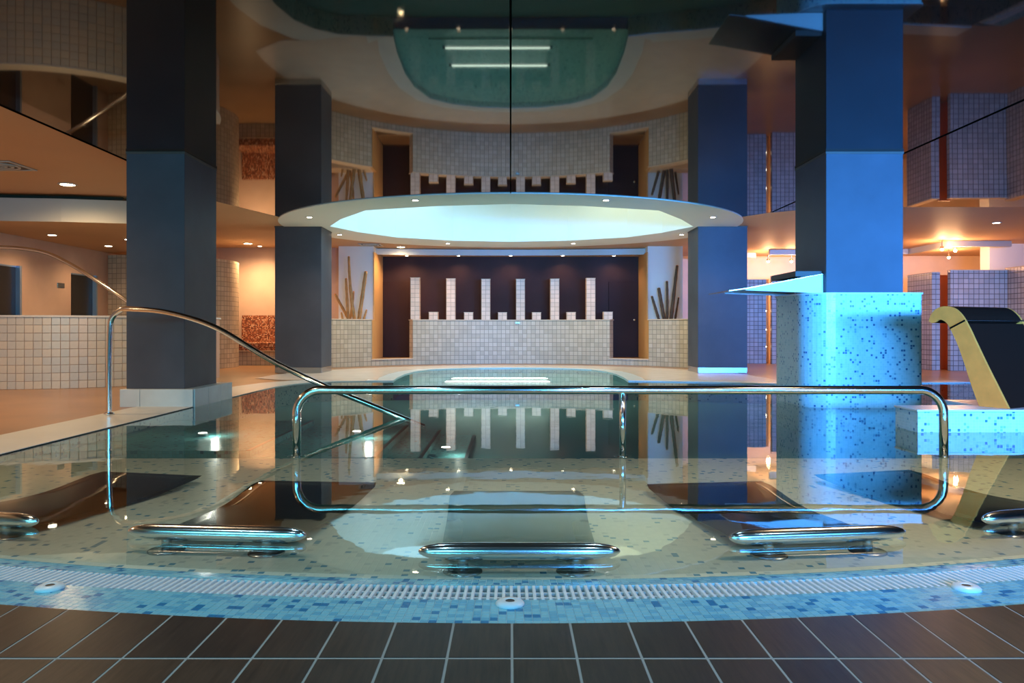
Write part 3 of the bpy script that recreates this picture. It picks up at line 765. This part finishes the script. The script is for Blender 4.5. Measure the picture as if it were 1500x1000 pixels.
while True:
    a = aa+k*dA2
    if a > 1.5*PI+.98: break
    for r in range(rows):
        q = random.choice(tm); o, used = tile0[q]
        if used: o = o.copy(); COL.objects.link(o); o.parent = t
        tile0[q][1] = True
        o.location = (TR*math.cos(a), TR*math.sin(a), r*zt); o.rotation_euler = (0, 0, a+PI/2)
    k += 1
bm = bmesh.new(); flat(bm, [(max(x, XL-TX+.005), y) for x, y in arc(0, 0, TR-.24, TR-.24, 0, 2*PI, 48)[:-1]], TH-.08); finish(bm, 'tub_water', 'water', t)
# tiled round pod behind it
PXc, PYc, PR, PH = -8.5, 19.3, 1.72, 2.6
t = thing('shower_pod', 'tall rounded pod clad in small cream tiles behind the raised tub', 'shower pod', (PXc, PYc, 0))
fa = arc(0, 0, PR, PR, PI+1.235, 2.15*PI, 40); ba = arc(0, 0, PR-.12, PR-.12, PI+1.235, 2.15*PI, 40)
finish(curved_block(bmesh.new(), fa, ba, 0, PH), 'tiled_wall', 'cream_tile', t)
# heated bench with red mosaic
t = thing('mosaic_bench', 'long heated bench faced in red-brown mosaic below the pink wall', 'bench', (-6.1, 20.6, 0))
boxo('base', 'cream_tile', (-1.0, 1.2, -.38, .38, 0, .38), t)
bm = bmesh.new(); box(bm, -1.05, 1.25, -.46, .38, .38, .60, bevel=.03); finish(bm, 'seat', 'red_mosaic', t)
boxo('seat_edge', 'cream_wall', (-1.05, 1.25, -.465, -.44, .37, .385), t)
boxo('backrest', 'red_mosaic', (-1.05, 1.25, .30, .38, .60, 1.30), t)

# ------------------------------------------------------------------ doors and sign on the left wall
for i, (y0_, y1_) in enumerate(((13.4, 14.4), (16.25, 17.05))):
    t = bpy.data.objects.new('door_%d' % (i+3), None); COL.objects.link(t); struct(t, 'black door with metal jamb in the pink wall')
    dlf = boxo('door_leaf', 'black_door', (XL, XL+.02, y0_, y1_, .0, 2.07), t)
    boxo('jamb', 'jamb_metal', (XL, XL+.10, y1_, y1_+.06, 0, 2.1), t)
    boxo('lintel', 'jamb_metal', (XL, XL+.03, y0_, y1_, 2.07, 2.1), t)
    boxo('handle', 'chrome', (XL+.02, XL+.06, y0_+.08, y0_+.2, 1.02, 1.05), dlf)
tag(boxo('wall_sign', 'steel', (XL, XL+.012, 15.75, 16.0, 1.77, 1.87), bevel=.003), 'small metal plate on the pink wall beside a black door', 'sign')

# ------------------------------------------------------------------ cubicles on the right
def partition(loc, dims, label, material='grey_tile'):
    t = thing('cubicle_partition', label, 'partition', loc)
    x0, x1, y0, y1, h = dims
    boxo('tiled_panel', material, (x0, x1, y0, y1, 0, h), t)
    boxo('coping', 'cream_wall', (x0-.005, x1+.005, y0-.005, y1+.005, h, h+.015), t)
    return t
partition((6.6, 21.3, 0), (-.35, .33, 0, .12, 2.27), 'grey tiled cubicle partition beside the foot-lit blue pillar')
partition((7.6, 21.1, 0), (-.58, .9, 0, .12, 2.35), 'wide grey tiled partition with row of small lamps beside it')
partition((9.67, 17.85, 0), (-.09, .09, 0, 1.1, 2.22), 'narrow tiled partition next to the red panel')
partition((10.5, 17.6, 0), (-.64, .64, 0, .12, 2.25), 'broad tiled partition behind the swan-neck spout')
partition((11.25, 15.2, 0), (-.1, .1, 0, 2.5, 2.3), 'shaded tiled partition meeting the broad one at a corner')
tag(boxo('red_door', 'red_panel', (9.98, 10.27, 18.3, 18.36, .0, 2.2), bevel=.004), 'narrow orange-red door panel between two tiled partitions', 'door')
tag(boxo('glow_column', 'orange_jamb', (6.9, 7.08, 21.55, 21.62, 0, 2.3), bevel=.004), 'narrow orange panel carrying small lamps between two grey partitions', 'panel')
for z in (1.43, .92, .45):
    t = thing('step_lamp', 'tiny lamp on the orange panel between grey partitions', 'lamp', (6.99, 21.545, z), 0, 'tiny lamps on the orange panel')
    bm = lathe(bmesh.new(), [(.035, 0), (.035, .012), (.028, .016)], 14); bm.transform(Matrix.Rotation(PI/2, 4, 'X')); bz = finish(bm, 'bezel', 'steel', t)
    bm = lathe(bmesh.new(), [(.026, .0165), (.02, .026)], 14); bm.transform(Matrix.Rotation(PI/2, 4, 'X')); finish(bm, 'lens', 'lens_small', bz)
# stepped white pelmets above the cubicles
for i, (x0, x1, y0, y1) in enumerate(((10.9, 12.35, 19.35, 19.47), (10.78, 10.9, 19.35, 21.3), (10.2, 10.9, 21.3, 21.42), (7.1, 10.2, 21.5, 21.62), (5.2, 7.0, 22.4, 22.52))):
    struct(boxo('trim_%d' % (10+i), 'fascia', (x0, x1, y0, y1, 2.97, CZ-.002)), 'white pelmet above the cubicles')
wall('wall_bay', (5.0, XR, 23.4, 23.6, 0, CZ), 'cream_wall', 'bright cream wall behind the cubicles')
wall('wall_column', (12.2, 13.2, 20.0, 20.4, 0, CZ), 'panel_white', 'white pier beside the cubicles')

# ------------------------------------------------------------------ sticks in the planters
def stick(base, top, r0, r1, material, label, group, bend=0):
    t = thing('cane', label, 'cane', base, 0, group)
    b, e = Vector((0, 0, 0)), Vector(top)-Vector(base)
    n = 13; P = []; Rr = []
    side = Vector((1, 0, 0))
    for i in range(n+1):
        q = i/n; P.append(b.lerp(e, q)+side*bend*math.sin(q*PI)); Rr.append((r0+(r1-r0)*q)*(1.13 if i % 4 == 2 else 1))
    cu = finish(tube(bmesh.new(), P, Rr, 10), 'culm', material, t, True)
    d = (P[-1]-P[-2]).normalized()
    finish(tube(bmesh.new(), [P[-1]+d*.001, P[-1]+d*.012], r1*.72, 10), 'cut_end', 'wood_side', cu)
yb = 20.25; zb = 1.19
def pxw(x, y, Y): return ((x-748)*Y/1150, Y, .95+(481-y)*Y/1150)
CL = ['tallest golden bamboo cane, slightly bent, in the planter niche', 'straight upright golden cane beside the tallest bent cane', 'golden cane leaning out furthest toward the dark pillar', 'short thin golden cane crossing the foot of the tallest one', 'thick golden cane leaning toward the dark door', 'small golden cane stub beside the thick leaning cane', 'smallest golden cane stub under the leaning cane']
DL = ['tallest dark stick leaning in the niche by the knobbed door', 'thin upright dark stick next to the tallest dark stick', 'thick dark stick leaning toward the knobbed door', 'dark stick closest to the knobbed door, leaning most', 'short thin dark stick beside the blue-tinted pillar']
L1 = [((519, 463), (511, 376), .045, .028, -.03), ((510, 463), (507, 408), .04, .03, 0), ((511, 464), (491, 431), .04, .03, 0), ((513, 464), (518, 427), .035, .025, .01), ((526, 464), (536, 398), .05, .042, 0), ((533, 465), (537, 454), .03, .022, 0), ((502, 465), (500, 458), .03, .02, 0)]
for i, (b, e, r0, r1, bd) in enumerate(L1):
    Y = (20.1, 20.2, 20.42, 20.3, 20.2, 20.3, 20.12)[i]
    bx = pxw(b[0], 469, Y); ex = pxw(*e, Y+.08)
    stick((bx[0], bx[1], zb-.002), ex, r0, r1, 'bamboo', CL[i], 'golden canes in the planter', bd)
R1 = [((983, 466), (992, 389), .05, .035, 0), ((977, 466), (977, 412), .038, .03, .01), ((973, 466), (965, 422), .045, .04, 0), ((965, 466), (955, 434), .035, .03, 0), ((989, 466), (994, 436), .03, .02, 0)]
for i, (b, e, r0, r1, bd) in enumerate(R1):
    Y = 20.1+.1*i
    bx = pxw(b[0], 469, Y); ex = pxw(*e, Y+.08)
    stick((bx[0], bx[1], zb-.002), ex, r0, r1, 'driftwood', DL[i], 'dark sticks in the planter', bd)
for s, nm in ((-1, 'golden canes'), (1, 'dark sticks')):
    lp = seg(min(s*3.55, s*4.7), max(s*3.55, s*4.7), RC+.2, 8); lp2 = [(p[0], 20.62) for p in lp[::-1]]
    wall('trim_planter_'+('left' if s < 0 else 'right'), (min(s*3.6, s*4.7), max(s*3.6, s*4.7), 19.2 if 0 else 20.02, 20.62, 0, zb-.004), 'cream_wall', 'planter bed top')

# ------------------------------------------------------------------ downlights, wall lamps, vents
def downlight(x, y, z, r, power, color, lens, label, group, spot=True, cone=2.3):
    t = thing('downlight', label, 'downlight', (x, y, z), 0, group)
    tr_ = finish(lathe(bmesh.new(), [(r*1.35, -.001), (r*1.35, -.008), (r*1.02, -.014), (r*1.0, -.003)], 20), 'trim_ring', 'fascia', t)
    finish(lathe(bmesh.new(), [(r*.95, -.004), (r*.9, -.013), (r*.4, -.017)], 18), 'lens', lens, tr_)
    if power:
        l = bpy.data.lights.new('downlight_lamp', 'SPOT'); l.energy = power; l.color = color; l.shadow_soft_size = .05; l.spot_size = cone; l.spot_blend = .8
        lo = bpy.data.objects.new('downlight_lamp', l); COL.objects.link(lo); lo.parent = t; lo.location = (0, 0, -.05)
    return t
WARM = (1, .62, .30)
for (x, y) in ((-3.87, 15.1), (-1.59, 13.1), (1.59, 13.1), (3.89, 15.1), (-3.90, 17.9), (-1.58, 19.75), (1.58, 19.75), (3.90, 17.9)):
    downlight(x, y, CZ-.012, .05, 85, (1, .74, .50), 'lens_small', 'small round downlight in the white oval ceiling ring', 'downlights in the oval ring')
for x, od in ((-2.85, 'fifth'), (-1.43, 'fourth'), (0, 'third'), (1.43, 'second'), (2.83, 'first')):
    downlight(x, 21.53, 2.955, .045, 20, (1, .62, .36), 'lens_small', 'small downlight in the dark wall alcove, %s from the door with the knob' % od, 'downlights above the dark wall', cone=2.6)
for (x, y, p) in ((-6.63, 11.75, 130), (-6.66, 19.9, 260), (-2.9, 20.75, 80)):
    downlight(x, y, CZ, .10, p, WARM, 'lens', {11.75: 'large glowing downlight in front of the dropped soffit fascia', 19.9: 'large glowing downlight above the mosaic bench', 20.75: 'large glowing downlight between oval ring and pelmet'}[y], 'large warm downlights', cone=2.9)
for (x, y) in ((-8.35, 14.3), (-8.3, 16.2), (-7.3, 15.0)):
    downlight(x, y, 2.66, .07, 45, WARM, 'lens_small', 'warm downlight in the dropped soffit over the raised tub', 'downlights over the raised tub', cone=2.6)
downlight(-6.55, 20.5, CZ, .05, 20, WARM, 'lens_small', 'small downlight close to the wall above the mosaic bench', None)
for (x, y) in ((7.4, 17.2), (9.9, 16.0), (12.4, 16.2)):
    downlight(x, y, CZ, .07, 110, (1, .5, .22), 'lens_small', 'downlight in the matte ceiling in front of the cubicles', 'downlights in front of the cubicles', cone=2.7)
for x in (-3.0, -1.0, 1.0, 3.0):  # fill lamps added out of view to brighten the shelf and rim
    for y in (1.4, 4.6):
        wm = abs(x) > 2 and y > 4
        downlight(x, y, CZ, .06, (230 if x > 0 else 110) if wm else 34, (1, .70, .42) if wm else (.42, .80, 1.0), 'lens_small', 'unseen fill downlight added in the glossy ceiling above the dark foreground tiles', 'added fill downlights above the foreground', cone=2.6)
for y in (4.5, 8.3):  # two more added out of view to light the left deck and tub
    downlight(-6.63, y, CZ, .10, 240, WARM, 'lens', 'large unseen fill downlight added in the matte ceiling over the straight deck', 'large warm downlights', cone=2.7)
for (x, y, z) in ((7.2, 21.95, 2.86), (7.85, 21.95, 2.86), (10.55, 19.2, 2.92), (11.1, 19.6, 2.93), (12.0, 21.5, 2.93)):
    t = thing('spot_lamp', 'small halogen spot glowing above the cubicles', 'lamp', (x, y, z), 0, 'halogen spots above the cubicles')
    finish(lathe(bmesh.new(), [(.012, CZ-z-.003), (.012, .05), (.04, .04), (.05, -.02), (.044, -.02)], 16), 'holder', 'steel', t)
    bm = bmesh.new(); bmesh.ops.create_uvsphere(bm, u_segments=14, v_segments=8, radius=.042); bm.transform(Matrix.Translation((0, 0, -.03))); finish(bm, 'bulb', 'lens_orange', t, True)
    l = bpy.data.lights.new('halogen', 'POINT'); l.energy = 60; l.color = (1, .52, .24); l.shadow_soft_size = .05
    lo = bpy.data.objects.new('halogen', l); COL.objects.link(lo); lo.parent = t; lo.location = (0, -.02, -.12)
def vent(x, y, z, s, label, group=None):
    t = thing('ceiling_vent', label, 'vent', (x, y, z), 0, group)
    boxo('backing', 'vent_dark', (-s, s, -s, s, -.006, -.001), t)
    bm = bmesh.new()
    for (a, b, c, d) in ((-s, s, -s, -s+.04), (-s, s, s-.04, s), (-s, -s+.04, -s+.04, s-.04), (s-.04, s, -s+.04, s-.04)): box(bm, a, b, c, d, -.016, -.006)
    finish(bm, 'frame', 'fascia', t)
    for q in (.75, .5, .25):
        rr = s*q
        bm = bmesh.new(); curved_block(bm, arc(0, 0, rr, rr, 0, 2*PI, 28), arc(0, 0, rr-.03, rr-.03, 0, 2*PI, 28), -.02, -.006); bmesh.ops.recalc_face_normals(bm, faces=bm.faces)
        finish(bm, 'ring_slat', 'fascia', t)
vent(-6.75, 10.4, CZ, .30, 'square ceiling vent with round rings in front of the dropped soffit')
vent(-3.6, 20.2, CZ, .28, 'square ceiling vent above the bamboo canes')
vent(4.2, 20.9, CZ, .25, 'square ceiling vent above the dark sticks')
vent(11.0, 15.8, CZ, .30, 'square ceiling vent in front of the cubicles')
